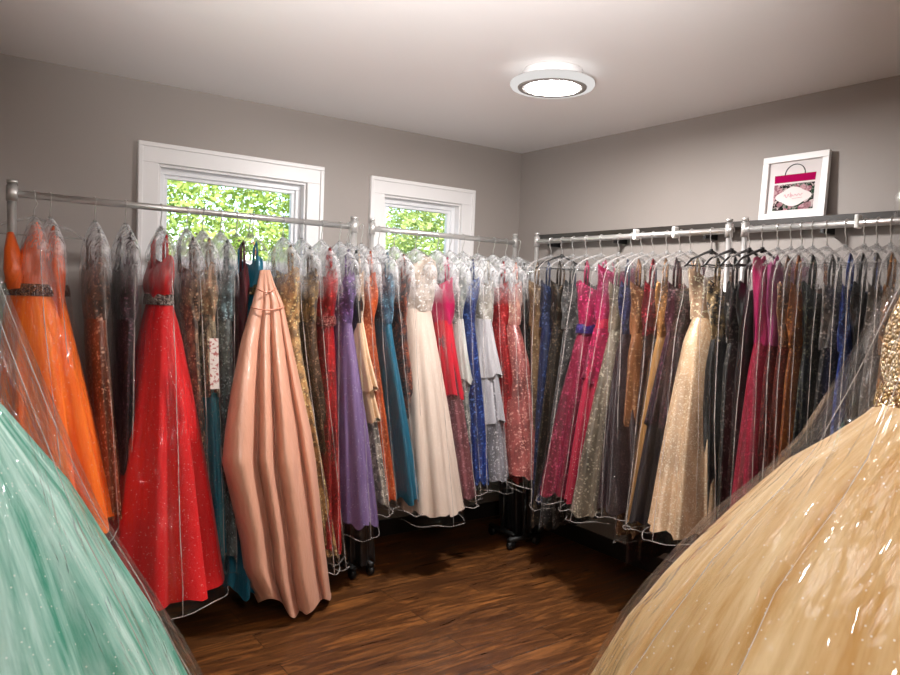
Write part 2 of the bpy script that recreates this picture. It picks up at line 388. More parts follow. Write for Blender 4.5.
G().tube([(XE+.004, 1.48, ZR+.05), (.05, 1.48, ZR+.05)], .0145, 16).build('rod', M_CHROME, t, True, (XE, 1.48, ZR+.05))
G().tube([(XE, 1.48, ZR+.05), (XE+.012, 1.48, ZR+.05)], .035, 24).build('wall_flange', M_STEEL, t, True, (XE, 1.48, ZR+.05))
t = thing('hanging_rod', 'chrome rod hung from the ceiling for the large champagne ball gown', 'clothes rod', (1.42, -.3, ZR+.05))
G().tube([(1.42, YS+.004, ZR+.05), (1.42, .52, ZR+.05)], .0145, 16).build('rod', M_CHROME, t, True, (1.42, -.3, ZR+.05))
for y in (-.6, .3): G().tube([(1.42, y, ZR+.06), (1.42, y, H-.001)], .008, 10).build('drop_rod', M_STEEL, t, True, (1.42, -.3, ZR+.05))

# wall shelf
zs = 1.921
t = thing('wall_shelf', 'long thin dark shelf on the side wall above the rack rail', 'shelf', (XW-.06, 2.1, zs-.03))
o = (XW-.06, 2.1, zs-.03)
bevel(G().box((XW-.11, .5, zs-.028), (XW-.001, 3.56, zs)).build('shelf_board', M_SHELF, t, False, o), .002)
for y in (3.45, 2.9, 2.3, 1.7, 1.1, .6):
    G().box((XW-.1, y-.008, zs-.075), (XW-.001, y+.008, zs-.028)).build('shelf_bracket', M_BLACK, t, False, o)

# framed print leaning on the shelf
ft = thing('framed_print', 'white framed print of a pink banded shopping bag, leaning on the dark shelf', 'picture frame', (XW-.078, 1.868, zs))
FW, FH = .318, .302
Yc = 1.879
ang = math.atan2(.018, FH)
def FP(h, v, d):                                 # h along the frame (towards the corner = -), v up, d out of the face
    return np.array([XW-.034+sin(ang)*v-cos(ang)*d, Yc-h, zs+.0005+cos(ang)*v+sin(ang)*d])
fo = (XW-.078, 1.868, zs)
def fbox(g, h0, h1, v0, v1, d0, d1):
    c = [(h0, v0, d0), (h1, v0, d0), (h1, v1, d0), (h0, v1, d0), (h0, v0, d1), (h1, v0, d1), (h1, v1, d1), (h0, v1, d1)]
    return g.add([FP(*p) for p in c], [(0, 3, 2, 1), (4, 5, 6, 7), (0, 1, 5, 4), (1, 2, 6, 5), (2, 3, 7, 6), (3, 0, 4, 7)])
fw = .03
g = G(); fbox(g, -FW/2, FW/2, 0, fw, 0, .022); fbox(g, -FW/2, FW/2, FH-fw, FH, 0, .022); fbox(g, -FW/2, -FW/2+fw, fw, FH-fw, 0, .022); fbox(g, FW/2-fw, FW/2, fw, FH-fw, 0, .022)
bevel(g.build('frame', M_TRIM, ft, False, fo), .002)
fbox(G(), -FW/2+fw, FW/2-fw, fw, FH-fw, .002, .008).build('paper', plain('print_paper', (222, 214, 213), .6), ft, False, fo)
def fpoly(name, pts, d, mat, par=ft):
    return obj(name, [FP(p[0], p[1], d) for p in pts], [tuple(range(len(pts)))], mat, par, False, fo)
band = [(-.098, .175), (.098, .175), (.1, .211), (-.1, .211)]
fpoly('bag_band', band, .0086, plain('hot_pink_print', (166, 4, 78), .9, Specular_IOR_Level=.1))
def floral_mat():
    t = NT('floral_print'); v = t.coord()
    n = t.noise(v, 52, 3, .6, 1.); vo = t.n('ShaderNodeTexVoronoi', {'Vector': v, 'Scale': 38.})
    col = t.mixc(t.ramp(n, .5, .56), rgb((22, 24, 22)), rgb((190, 172, 170)))
    sep = t.n('ShaderNodeSeparateColor', {0: vo.outputs['Color']})
    col = t.mixc(t.math('MULTIPLY', t.math('GREATER_THAN', sep.outputs[0], .72), .6), col, rgb((36, 74, 52)))
    col = t.mixc(t.math('MULTIPLY', t.math('GREATER_THAN', sep.outputs[1], .72), .55), col, rgb((180, 120, 134)))
    t.bsdf(Base_Color=col, Roughness=.9, Specular_IOR_Level=.1); return t.m
fpoly('bag_print', [(-.098, .045), (.098, .045), (.098, .167), (-.098, .167)], .0086, floral_mat())
plaq = []
for k in range(48):
    a = 2*pi*k/48; r = 1+.10*cos(4*a)
    plaq.append((.074*r*cos(a)*(1.08), .107+.041*r*sin(a)))
fpoly('plaque', plaq, .0092, plain('print_cream', (222, 212, 210), .6))
# script lettering: small looping pink strokes, and a tiny line below
pts = []
for k in range(70):
    q = k/69; h = -.045+.09*q
    pts.append(FP(h, .11+.004*q+.0055*sin(q*34)*(1.5 if q < .25 else .8), .0096))
g = G().tube(pts, .0009, 5)
g.tube([FP(-.012+.004*sin(k*.7), .103+.022*k/9, .0097) for k in range(10)], .0011, 5)
for k in range(7): g.tube([FP(-.004+.007*k, .0965+.0005*k, .0096), FP(.001+.007*k, .0968+.0005*k, .0096)], .0009, 5)
g.build('script_lettering', plain('pink_script_ink', (196, 84, 112), .6), ft, True, fo)
G().tube([FP(.048*cos(a), .211+.046*sin(a), .0096) for a in [pi*k/20 for k in range(21)]], .0022, 6).build('bag_handle', plain('dark_print_ink', (52, 56, 56), .6), ft, True, fo)

# ------------------------------------------------------------------ gowns
def lerp(a, b, t): return a+(b-a)*t
def smooth(t): t = max(0., min(1., t)); return t*t*(3-2*t)
def interp(rows, z):
    """rows sorted from high z to low z, each (z, values...)"""
    if z >= rows[0][0]: return rows[0][1:]
    for r0, r1 in zip(rows, rows[1:]):
        if z >= r1[0]:
            k = (r0[0]-z)/(r0[0]-r1[0]+1e-9)
            return tuple(lerp(p, q, k) for p, q in zip(r0[1:], r1[1:]))
    return rows[-1][1:]
def tube_surface(P, rows, zs, n, disp, hem=None, front=1.):
    """rows: (z, s, u, a, b, kb) ; ring: u = u0 + a cos, s = s0 + b sin * (kb..1 back to front)"""
    v = []
    for i, z in enumerate(zs):
        s0, u0, a, b, kb = interp(rows, z)
        for k in range(n):
            th = 2*pi*k/n
            m = 1+disp(th, i/(len(zs)-1), z)
            wv = lerp(kb, 1., (1+cos(th))/2)
            zz = z+(hem(th) if hem and i == len(zs)-1 else 0)
            v.append(P(s0+b*sin(th)*wv*m, u0+a*cos(th)*m, zz))
    f = [(i*n+k, i*n+(k+1) % n, (i+1)*n+(k+1) % n, (i+1)*n+k) for i in range(len(zs)-1) for k in range(n)]
    return v, f
def zlist(z0, z1, n, p=1.): return [lerp(z0, z1, (i/(n-1))**p) for i in range(n)]

HANGERS = []
def hanger(P, s, zr, label, mat, half=.2, slot=0., su=0., turn=False):
    P0 = P
    if turn:
        def P(s_, u_, z_): return P0(s+u_, s_-s, z_)
    base = P(s, 0, zr-.18); t = thing('coat_hanger', label, 'hanger', base, 'hangers on the racks'); o = tuple(base)
    zn = zr-.085
    pts = [P(s, 0, zn), P(s, 0, zn+.03), P(s, .012, zr-.032)]
    for k in range(11):
        a = radians(-50+k*25); pts.append(P0(s+slot*k/10, .0178*cos(a), zr+.0178*sin(a)))
    G().tube(pts, .0022, 6).build('hook', M_CHROME, t, True, o)
    g = G().tube([P(s, 0, zn+.005), P(s, 0, zn-.02)], .009, 8)
    for sg in (-1, 1):
        g.tube([P(s, 0, zn-.004), P(s+su*.25, sg*half*.3, zn-.02), P(s+su*.7, sg*half*.75, zn-.05), P(s+su, sg*half, zn-.085)], [.007, .006, .005, .0045], 8)
    g.tube([P(s-su*.9, -half*.92, zn-.078), P(s+su*.9, half*.92, zn-.078)], .0035, 6)
    g.build('shoulder_bar', mat, t, True, o)
    return t

def gown(P, name, label, short, rows_skirt, hook, *, kind='satin', col=(200, 200, 200), col2=None, bod=None, belt=None, straps=True,
         folds=7, amp=.16, p=1., seed=1, zr=ZR, ztop=1.60, zw=1.36, abod=.15, bbod=.05, aw=.13, bw=.045, kb=.42, bag=True, bag_drop=.05, film=None,
         round_sh=False, hang=None, tier=None, group=None, cat='gown', bodu=.0, n=72    , extra_seam=True, bagm=.012, narrow=False, turn=False, drape=None, seam_at=None):
    """rows_skirt: list (z, s, u, a, b) from just below the waist to the hem; hook: rail coordinate s"""
    R = random.Random(seed)
    zh = rows_skirt[-1][0]
    base = P(hook, 0, max(0.0, zh)); o = tuple(base)
    t = thing(name, label, cat, base, group)
    ph = [R.uniform(0, 6.28) for _ in range(6)]; fr = [folds, folds*2+1, folds+3]
    def fold(th, q, z):
        g_ = smooth(q*1.6)
        x = (1.6*abs(sin(.5*(fr[0]*th+ph[0]+.9*sin(th*2+ph[3])+.5*q)))-1.)*.8+sin(fr[1]*th+ph[1]+.6*q)*.22+sin(fr[2]*th+ph[2])*.3
        return amp*g_*x*(0.55+.45*q)
    sw, uw = hook, bodu
    s1 = rows_skirt[0][1]
    rows = [(zw, lerp(hook, s1, .8), bodu, aw, bw, .9)]+[(r[0], r[1], r[2], r[3], r[4], lerp(.85, kb, i/(max(1, len(rows_skirt)-1)))) for i, r in enumerate(rows_skirt)]
    m1 = fabric(col, kind, col2)
    hemw = lambda th: .012*sin(fr[0]*th+ph[4])+.008*sin(fr[1]*th+ph[5])
    v, f = tube_surface(P, rows, zlist(zw, zh, 26, 1.1), n, fold, hemw)
    sk = obj('skirt', v, f, m1, t, True, o)
    # bodice: empty, flattened, sweetheart top
    bc, bk, bc2 = bod if bod else (col, kind, col2)
    nb = 40; v = []
    sb = lambda q: lerp(lerp(hook, s1, .25), lerp(hook, s1, .8), q)
    for i in range(11):
        q = i/10
        for k in range(nb):
            th = 2*pi*k/nb
            top = ztop-.03*(abs(sin(th)))-.05*max(0, -sin(th))*.4+.018*abs(cos(th))
            z = lerp(top, zw-.01, q)
            a = lerp(abod, aw*1.02, smooth(q)); b = lerp(bbod*.8, bw*1.05, q)+.012*sin(pi*q)
            dent = 1+.07*sin(3*th+ph[0]+q*4)+.05*sin(7*th+ph[1]-q*6)
            v.append(P(sb(q)+b*sin(th)*dent, bodu+a*cos(th)*dent, z))
    f = [(i*nb+k, i*nb+(k+1) % nb, (i+1)*nb+(k+1) % nb, (i+1)*nb+k) for i in range(10) for k in range(nb)]
    obj('bodice', v, f, fabric(bc, bk, bc2), t, True, o)
    if straps:
        for sg in (-1, 1):
            g = G(); zt = zr-.085-.045
            for w in (0, 1):
                pass
            pts = [P(sb(0)+.004, bodu+sg*abod*.72, ztop-.03), P(lerp(sb(0), hook, .6), sg*.115, (ztop+zt)/2), P(hook, sg*.1, zt+.004), P(hook-.012, sg*.1, zt-.03), P(sb(0)-.012, bodu+sg*abod*.7, ztop-.04)]
            g.tube(pts, .006 if straps is True else straps, 6); g.build('strap', fabric(bc, bk, bc2), t, True, o)
    if belt:
        rb = [(zw+.022, lerp(hook, s1, .75), bodu, aw*1.05+.004, bw*1.1+.004, .95), (zw-.022, lerp(hook, s1, .85), bodu, aw*1.1+.006, bw*1.15+.007, .95)]
        v, f = tube_surface(P, rb, zlist(zw+.024, zw-.024, 5), 48, lambda th, q, z: .03*sin(pi*q)+.015*sin(9*th))
        obj('waistband', v, f, fabric(*belt), t, True, o)
    if drape:                                  # loose side pieces of the bodice: (ds top, ds bottom, width)
        for d0, d1, wd in drape:
            g = G(); g.tube([P(hook+d0, .02, zr-.16), P(hook+lerp(d0, d1, .3), .05, lerp(zr-.16, zw, .3)), P(hook+lerp(d0, d1, .65), .075, lerp(zr-.16, zw, .65)), P(hook+d1, .09, zw)], [wd*.35, wd*.8, wd, wd*.75], 10)
            g.build('bodice_drape', fabric(bc, bk, bc2), t, True, o)
    if tier:
        for (z0, z1, c_, k_, fl) in tier:
            rr = []
            for q in (0, .5, 1):
                z = lerp(z0, z1, q); s_, u_, a_, b_, k2 = interp(rows, z); rr.append((z, s_, u_, a_*(1.03+fl*q), b_*(1.05+fl*q), k2))
            v, f = tube_surface(P, rr, zlist(z0, z1, 9), 96, lambda th, q, z: .015+.07*q*(sin(11*th+ph[2])+.5*sin(23*th+ph[1])), lambda th: .015*sin(5*th+ph[3]))
            obj('ruffle_tier', v, f, fabric(*( (c_, k_, None))), t, True, o)
    if bag:
        fm = film or M_FILM
        zn = zr-.088; zb = max(.02, zh-bag_drop)
        br = []
        if narrow: shp = [(.0, .016, .014), (-.03, .035, .03), (-.06, .05, .045), (-.1, .07, .06)]
        elif round_sh: shp = [(.0, .02, .012), (-.014, .075, .02), (-.04, .135, .03), (-.08, .178, .036), (-.14, .2, .042)]
        else: shp = [(.0, .016, .014), (-.03, .07, .028), (-.07, .145, .04), (-.11, .195, .05), (-.2, .205, .055)]
        for dz, a, b in shp: br.append((zn+dz, lerp(hook, sb(0), min(1, -dz/.15)), bodu*.4, a, b, .9))
        zstart = zn-.2 if not narrow else zn-.1
        ss, us, as_, bs = br[-1][1:5]
        eh = interp(rows, zh)
        for z in zlist(zstart, zb, 12):
            q = (zstart-z)/(zstart-zb); s_, u_, a_, b_, k_ = interp(rows, z)
            if z > zw: s_, u_, a_, b_, k_ = sb(.6), bodu, abod*.8, bbod, .9
            ah, bh = eh[2]*(1+amp*.5)+bagm, eh[3]*(1+amp*.5)+bagm*.8
            sl, ul = lerp(ss, eh[0], q), lerp(us, eh[1], q)
            al, bl = lerp(as_, ah, q), lerp(bs, bh, q)
            # straight fall from shoulder to hem, pushed out where the gown is fuller
            hi = max(ul+al, u_+a_*(1+amp*.6)+bagm); lo = min(ul-al, u_-a_*(1+amp*.6)-bagm)
            h2 = max(sl+bl, s_+b_*(1+amp*.5)+bagm*.7); l2 = min(sl-bl, s_-b_*(1+amp*.5)-bagm*.7)
            br.append((z, (h2+l2)/2, (hi+lo)/2, (hi-lo)/2, (h2-l2)/2, k_))
        off = R.uniform(0, 50)
        def wr(th, q, z):
            x = noise.noise(Vector((cos(th)*1.6+off, sin(th)*1.6, z*2.2)))
            y = noise.noise(Vector((cos(th)*5+off, sin(th)*5, z*4.5+9)))
            return (.035*x+.03*y)*smooth(q*3)
        zl = zlist(zn, zn-.3, 9)+zlist(zn-.34, zb, 24)
        nb = 48
        hm = lambda th: .009*sin(3*th+ph[1])+.005*sin(8*th+ph[2])
        v, f = tube_surface(P, br, zl, nb, wr, hm)
        bo = obj('garment_bag', v, f, fm, t, True, o)
        g = G(); rs = R.choice((.0012, .0017, .0021))*(1. if P in (PL, PR) else .8)
        for th in ([int(x/360*nb) % nb for x in seam_at] if seam_at else (0, nb//2)):
            g.tube([v[i*nb+th] for i in range(len(zl))], rs, 5)
        last = (len(zl)-1)*nb
        g.tube([v[last+k % nb] for k in range(nb+1)], rs, 5)
        g.build('seam', M_SEAM, bo, True, o)
    if hang is not False:
        hanger(P, hook, zr, ('black' if hang == 'black' else 'clear plastic')+' hanger carrying the '+short, M_BHANGER if hang == 'black' else M_HANGER, .07 if narrow else .19, R.uniform(-.004, .004), R.uniform(-.015, .015), turn)
    return t

def rack_gown(side, bx, hx, hy, hw, a, name, label, short, by=300, bwpx=16, uo=.02, pexp=.8, dep=.6, zh=None, **kw):
    """place a gown on a rack from the photo: bodice at pixel (bx,by), hem centre at (hx,hy), hem hw pixels wide"""
    P, S = (PL, SL) if side == 'L' else (PR, SR)
    ax, pl = (1, YR) if side == 'L' else (0, XR)
    hook = S(bx, by, .07)
    uf = uo+a*dep
    ph = at(hx, hy, ax, pl-uf); sh = float(ph[1-ax])
    zf = float(at(hx, hy, ax, pl-(uo+a))[2]) if zh is None else zh
    b = abs(S(hx+hw/2, hy, uf)-S(hx-hw/2, hy, uf))/2*(1.0 if hw > 40 else 1.2)
    zw = kw.pop('zw', 1.36); aw = kw.setdefault('aw', .13 if name != 'ball_gown' else .1); bw = kw.get('bw', .045)
    bb = abs(S(bx+bwpx/2, by, .07)-S(bx-bwpx/2, by, .07))/2*1.2
    kw.setdefault('bbod', max(.03, bb)); kw.setdefault('bw', max(.028, bb*.85)); bw = kw['bw']
    rows = []
    for q in (.12, .3, .5, .75, 1.):
        z = lerp(zw, zf, q); k = q**pexp
        rows.append((z, lerp(hook, sh, q), uo*q, lerp(aw, a, k), lerp(bw, b, k)))
    return gown(P, name, label, short, rows, hook, zw=zw, **kw)

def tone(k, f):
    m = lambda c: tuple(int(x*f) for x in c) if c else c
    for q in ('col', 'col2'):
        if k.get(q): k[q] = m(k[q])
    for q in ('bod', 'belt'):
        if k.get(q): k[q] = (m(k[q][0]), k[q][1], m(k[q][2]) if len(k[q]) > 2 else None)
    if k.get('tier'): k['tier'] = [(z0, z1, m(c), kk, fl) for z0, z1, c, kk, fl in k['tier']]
seed = [10]
def L(*a, **k):
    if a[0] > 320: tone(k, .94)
    seed[0] += 1; k.setdefault('seed', seed[0]); return rack_gown('L', *a, **k)
def Rr(*a, **k):
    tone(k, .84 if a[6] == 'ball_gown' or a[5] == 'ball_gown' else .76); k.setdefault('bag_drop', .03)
    seed[0] += 1; k.setdefault('seed', seed[0]); k.setdefault('round_sh', True); k.setdefault('film', M_FILMR); return rack_gown('R', *a, **k)

# ---- window-wall racks, from the outer post to the corner
WW = 'on the window-wall rack'
L(36, 62, 540, 128, .36, 'ball_gown', 'orange tulle ball gown with brown jewelled waistband hanging beside the outer rack post', 'orange ball gown', by=270, bwpx=15, uo=.06, pexp=.8,
  kind='tulle', col=(236, 92, 8), col2=(250, 126, 30), bod=((238, 98, 14), 'satin', None), belt=((150, 96, 60), 'beaded', (70, 40, 30)), zw=1.465, ztop=1.72, aw=.11, bw=.105, abod=.07, film=M_FILMBALL, amp=.16, folds=11, kb=.8, bag_drop=.04,
  straps=False, turn=True, drape=[(-.085, -.075, .035), (.075, .08, .03)])
L(52, 84, 520, 30, .22, 'evening_gown', 'slim orange satin gown tucked behind the orange ball gown', 'slim orange satin gown', bwpx=12, uo=-.06, kind='satin', col=(228, 92, 26), ztop=1.62)
L(97, 112, 520, 22, .26, 'evening_gown', 'copper brown sequin gown in a clear bag between the orange and plum gowns', 'copper brown sequin gown', bwpx=20, uo=.0, kind='sequin', col=(152, 82, 56), col2=(226, 178, 148), bod=((110, 74, 56), 'lace', (60, 44, 38)))
L(128, 124, 540, 22, .24, 'evening_gown', 'dark plum sequin gown hanging behind the red ball gown', 'dark plum gown', bwpx=18, uo=-.02, kind='sequin', col=(62, 30, 42), bod=((58, 28, 40), 'lace', (30, 16, 20)))
L(164, 170, 606, 142, .36, 'ball_gown', 'bright red tulle ball gown with a silver beaded waistband in a clear bag', 'bright red ball gown', by=285, bwpx=20, uo=.12, pexp=.85,
  kind='tulle', col=(196, 6, 14), col2=(214, 22, 26), bod=((205, 10, 20), 'satin', None), belt=((176, 160, 150), 'beaded', (80, 60, 56)), zw=1.44, ztop=1.62, film=M_FILMBALL, amp=.17, folds=9, kb=.55, bag_drop=.03, aw=.1, bw=.05)
L(190, 205, 570, 20, .24, 'evening_gown', 'brown lace gown in a clear bag just past the red ball gown', 'brown lace gown', bwpx=14, uo=-.02, kind='lace', col=(136, 104, 78), col2=(66, 48, 38))
t = L(206, 214, 560, 22, .28, 'evening_gown', 'tan gown with floral bodice and teal skirt, a paper tag hanging on it', 'tan floral and teal gown', bwpx=18, uo=-.01, kind='tulle', col=(12, 92, 112), col2=(60, 120, 130), bod=((196, 148, 112), 'lace', (120, 96, 70)), tier=[(1.38, 1.02, (150, 130, 100), 'lace', .0)])
def tag_print():
    n = NT('printed_tag_paper'); v = n.coord(); f = n.noise(v, 70, 3, .6)
    n.bsdf(Base_Color=n.mixc(n.ramp(f, .52, .6), rgb((222, 208, 200)), rgb((176, 96, 92))), Roughness=.6); return n.m
ca, cb = at(208, 338, 1, YR-.3), at(217, 388, 1, YR-.32)
cv = [(ca[0], ca[1]-.02, ca[2]), (cb[0], ca[1]-.024, ca[2]), (cb[0], cb[1]-.03, cb[2]), (ca[0], cb[1]-.026, cb[2])]
obj('paper_tag', cv+[(x, y+.002, z) for x, y, z in cv], [(0, 1, 2, 3), (7, 6, 5, 4), (0, 4, 5, 1), (1, 5, 6, 2), (2, 6, 7, 3), (3, 7, 4, 0)], tag_print(), t, False, tuple(t.location))
L(224, 226, 560, 20, .26, 'evening_gown', 'grey mesh gown with teal beads hanging in front of the wine gown', 'grey mesh gown', bwpx=18, uo=-.02, kind='lace', col=(112, 120, 118), col2=(70, 76, 74), bod=((96, 118, 122), 'lace', (60, 70, 72)))
L(240, 234, 580, 12, .22, 'evening_gown', 'dark wine gown squeezed behind the teal satin gown', 'dark wine gown', bwpx=9, uo=-.04, kind='satin', col=(72, 14, 24), bag=False)
L(253, 243, 598, 30, .29, 'evening_gown', 'teal satin gown with thin straps beside the draped peach skirt', 'teal satin gown', by=290, bwpx=14, uo=.05, kind='satin', col=(6, 92, 116), bod=((8, 98, 122), 'satin', None), belt=((150, 128, 84), 'beaded', (60, 60, 50)), bag=False, amp=.14, zw=1.5, ztop=1.64)
L(287, 322, 560, 26, .27, 'evening_gown', 'gold embroidered gown in a clear bag next to the peach satin', 'gold embroidered gown', bwpx=20, uo=.0, kind='lace', col=(186, 142, 88), col2=(112, 84, 50), bag_drop=.06)
L(306, 334, 560, 18, .25, 'evening_gown', 'dark bronze sequin gown between the gold and red sequin gowns', 'dark bronze gown', bwpx=15, uo=-.01, kind='sequin', col=(86, 62, 44), bod=((120, 92, 52), 'lace', (54, 40, 30)))
L(326, 327, 552, 26, .24, 'evening_gown', 'scarlet sequin gown with wide red straps next to the purple gown', 'scarlet sequin gown', by=290, bwpx=18, uo=.04, kind='sequin', col=(186, 14, 22), col2=(226, 70, 66), straps=.009, belt=((190, 120, 110), 'beaded', (120, 20, 24)))
L(344, 357, 528, 42, .27, 'evening_gown', 'purple tulle gown in a clear bag beside the scarlet one', 'purple tulle gown', bwpx=15, uo=.06, kind='tulle', col=(104, 80, 124), col2=(130, 106, 148), pexp=.8, bod=((104, 72, 130), 'lace', (70, 48, 92)))
L(354, 376, 505, 18, .26, 'evening_gown', 'beige gown with ruffled tiers above a silver patterned hem', 'beige ruffled gown', bwpx=11, uo=.03, kind='lace', col=(176, 160, 146), col2=(104, 96, 90), bod=((214, 192, 168), 'lace', (170, 142, 116)), tier=[(1.38, 1.02, (206, 172, 138), 'tulle', .22), (1.05, .86, (200, 166, 132), 'tulle', .1)])
L(366, 384, 500, 16, .24, 'evening_gown', 'coral orange sequin gown next to the beige ruffles', 'coral orange gown', bwpx=13, uo=.0, kind='sequin', col=(232, 98, 44), col2=(250, 160, 110))
L(383, 404, 505, 20, .28, 'evening_gown', 'deep teal blue gown beside the ivory gown', 'deep teal blue gown', bwpx=13, uo=.03, kind='satin', col=(12, 92, 118), bod=((70, 110, 130), 'lace', (30, 60, 84)))
L(399, 414, 500, 12, .22, 'evening_gown', 'rust and dark brown gown hidden mostly behind the ivory gown', 'rust and brown gown', bwpx=9, uo=-.03, kind='lace', col=(140, 66, 40), col2=(60, 38, 36))
L(421, 438, 518, 58, .28, 'ball_gown', 'ivory tulle ball gown with a beaded white bodice', 'ivory ball gown', bwpx=28, by=290, uo=.1, pexp=.85, kind='tulle', col=(206, 184, 168), col2=(218, 198, 184), bod=((206, 190, 176), 'lace', (168, 152, 138)), zw=1.43, ztop=1.7, abod=.15, amp=.14, folds=9, straps=.012)
L(443, 462, 500, 20, .26, 'evening_gown', 'crimson and magenta gown with mauve hem beside the ivory gown', 'crimson magenta gown', by=290, bwpx=14, uo=.02, kind='sequin', col=(150, 90, 96), col2=(190, 140, 146), bod=((176, 12, 76), 'satin', None), tier=[(1.37, .95, (196, 16, 44), 'satin', .02)])
L(455, 467, 492, 14, .24, 'evening_gown', 'sage grey mesh gown with a short overskirt beside the royal blue gown', 'sage grey gown', bwpx=11, uo=.0, kind='lace', col=(150, 150, 142), col2=(96, 104, 100), tier=[(1.38, 1.03, (168, 166, 160), 'tulle', .1)])
L(468, 473, 486, 22, .25, 'evening_gown', 'royal blue sequin gown between two grey gowns', 'royal blue sequin gown', bwpx=11, uo=.04, kind='sequin', col=(20, 50, 128), col2=(96, 130, 200))
L(483, 492, 484, 28, .26, 'evening_gown', 'silver grey lace gown with layered ruffles', 'silver grey lace gown', bwpx=14, uo=.06, kind='sequin', col=(158, 154, 160), col2=(214, 212, 216), bod=((186, 178, 168), 'lace', (140, 132, 122)), tier=[(1.38, 1.06, (158, 154, 156), 'tulle', .12), (1.08, .8, (150, 147, 152), 'tulle', .03)])
L(499, 509, 483, 18, .24, 'evening_gown', 'red sequin gown beside the coral pink one near the corner', 'red sequin gown', by=290, bwpx=12, uo=.03, kind='sequin', col=(178, 20, 26), col2=(226, 84, 80))
L(511, 531, 482, 44, .36, 'evening_gown', 'coral pink sequin gown with a wide hem close to the room corner', 'coral pink sequin gown', bwpx=14, uo=.07, kind='sequin', col=(200, 104, 98), col2=(240, 176, 160), bod=((214, 160, 140), 'lace', (180, 110, 100)))
L(524, 546, 478, 14, .3, 'evening_gown', 'charcoal glitter gown at the corner end of the rack', 'charcoal glitter gown', bwpx=9, uo=.0, kind='sequin', col=(56, 56, 52), col2=(150, 148, 136))

L(352, 362, 560, 30, .13, 'evening_gown', 'added black gown behind the purple one, standing in for shade near the floor', 'added black gown behind the purple one', uo=-.04, kind='satin', col=(16, 14, 16), bag=False, zh=.06, bwpx=10, ztop=1.5)  # extra gown, added to fill the shaded gap under the hems
L(519, 530, 520, 30, .16, 'evening_gown', 'added black gown standing in for shade at the corner end of the window-wall rack', 'added black gown in the corner', uo=-.03, kind='satin', col=(18, 16, 18), bag=False, zh=.05, bwpx=8, ztop=1.5)  # another added gown, its black standing in for the corner shade
# ---- draped peach satin (hangs from a hanger loop, one side swept out)
def peach():
    hook = SL(264, 268, .16)
    base = PL(hook, 0, .05); o = tuple(base)
    t = thing('satin_gown', 'peach satin gown folded and hung high without a bag, train swept out to a point', 'gown', base)
    rows_px = [(270, 260, 270), (285, 257, 275), (303, 252, 283), (340, 241, 291), (390, 231, 302), (430, 225, 311), (462, 222, 316), (500, 231, 320), (540, 240, 324), (572, 244, 328), (590, 252, 330), (603, 258, 331)]
    u0 = .34
    nf = 110; up = 60; v = []
    cre = [.0, .37, .585, .86, 1.0]            # creases between the rounded folds
    def ridge(x, q):
        x = min(1, max(0, x+.012*sin(5*q+7*x)))
        for c0, c1 in zip(cre, cre[1:]):
            if x <= c1: return max(0, sin(pi*(x-c0)/(c1-c0)))**.55*min(1., (c1-c0)/.22)+.02*sin(19*x+3*q)
        return 0
    for i in range(up):
        y = lerp(270, 603, i/(up-1))
        for r0, r1 in zip(rows_px, rows_px[1:]):
            if r0[0] <= y <= r1[0]:
                k = (y-r0[0])/(r1[0]-r0[0]); lx, rx = lerp(r0[1], r1[1], k), lerp(r0[2], r1[2], k); break
        q = i/(up-1); u = lerp(.14, u0-.06, smooth(q*1.2))
        w = float(at(rx, y, 1, YR-u)[0]-at(lx, y, 1, YR-u)[0])
        for side in (1, 0):
            for k in range(nf):
                x = k/(nf-1) if side else 1-k/(nf-1)
                arch = math.sqrt(max(0, 1-(2*x-1)**2))
                if side: d = w*(.12*arch+.30*ridge(x, q)*smooth(.2+q*2))+.02
                else: d = -.05*arch
                p_ = at(lerp(lx, rx, x), y, 1, YR-u-d)
                hz = -.05*smooth((q-.75)*4)*math.exp(-((x-.6)/.23)**6)+.02*smooth((q-.9)*10)*sin(9*x)
                v.append((p_[0], p_[1], max(.03, p_[2]+hz)))
    n = 2*nf
    f = [(i*n+k, i*n+(k+1) % n, (i+1)*n+(k+1) % n, (i+1)*n+k) for i in range(up-1) for k in range(n)]
    obj('skirt', v, f, fabric((214, 158, 132), 'satin'), t, True, o)
    g = G()
    for (yy, xa, xb, sag) in ((288, 256.5, 276, 4), (307, 251, 284, 3)):
        u = .17; pts = []
        for k in range(15):
            q = k/14; p_ = at(lerp(xa, xb, q), yy+sag*sin(pi*q), 1, YR-u-.045*sin(pi*q)-.02); pts.append(p_)
        g.tube(pts, .0035, 6)
    g.build('gathering_tape', fabric((214, 140, 112), 'satin'), t, True, o)
    zt = float(at(264, 270, 1, YR-.14)[2])
    g = G().tube([PL(hook, .14, zt-.01), PL(hook, .08, zt+.02), PL(hook, .02, ZR-.12), PL(hook, -.02, ZR-.13)], .0035, 6)
    g.build('hanging_loop', fabric((226, 150, 122), 'satin'), t, True, o)
    hanger(PL, hook, ZR, 'clear plastic hanger carrying the draped peach satin gown', M_HANGER, .19)
peach()

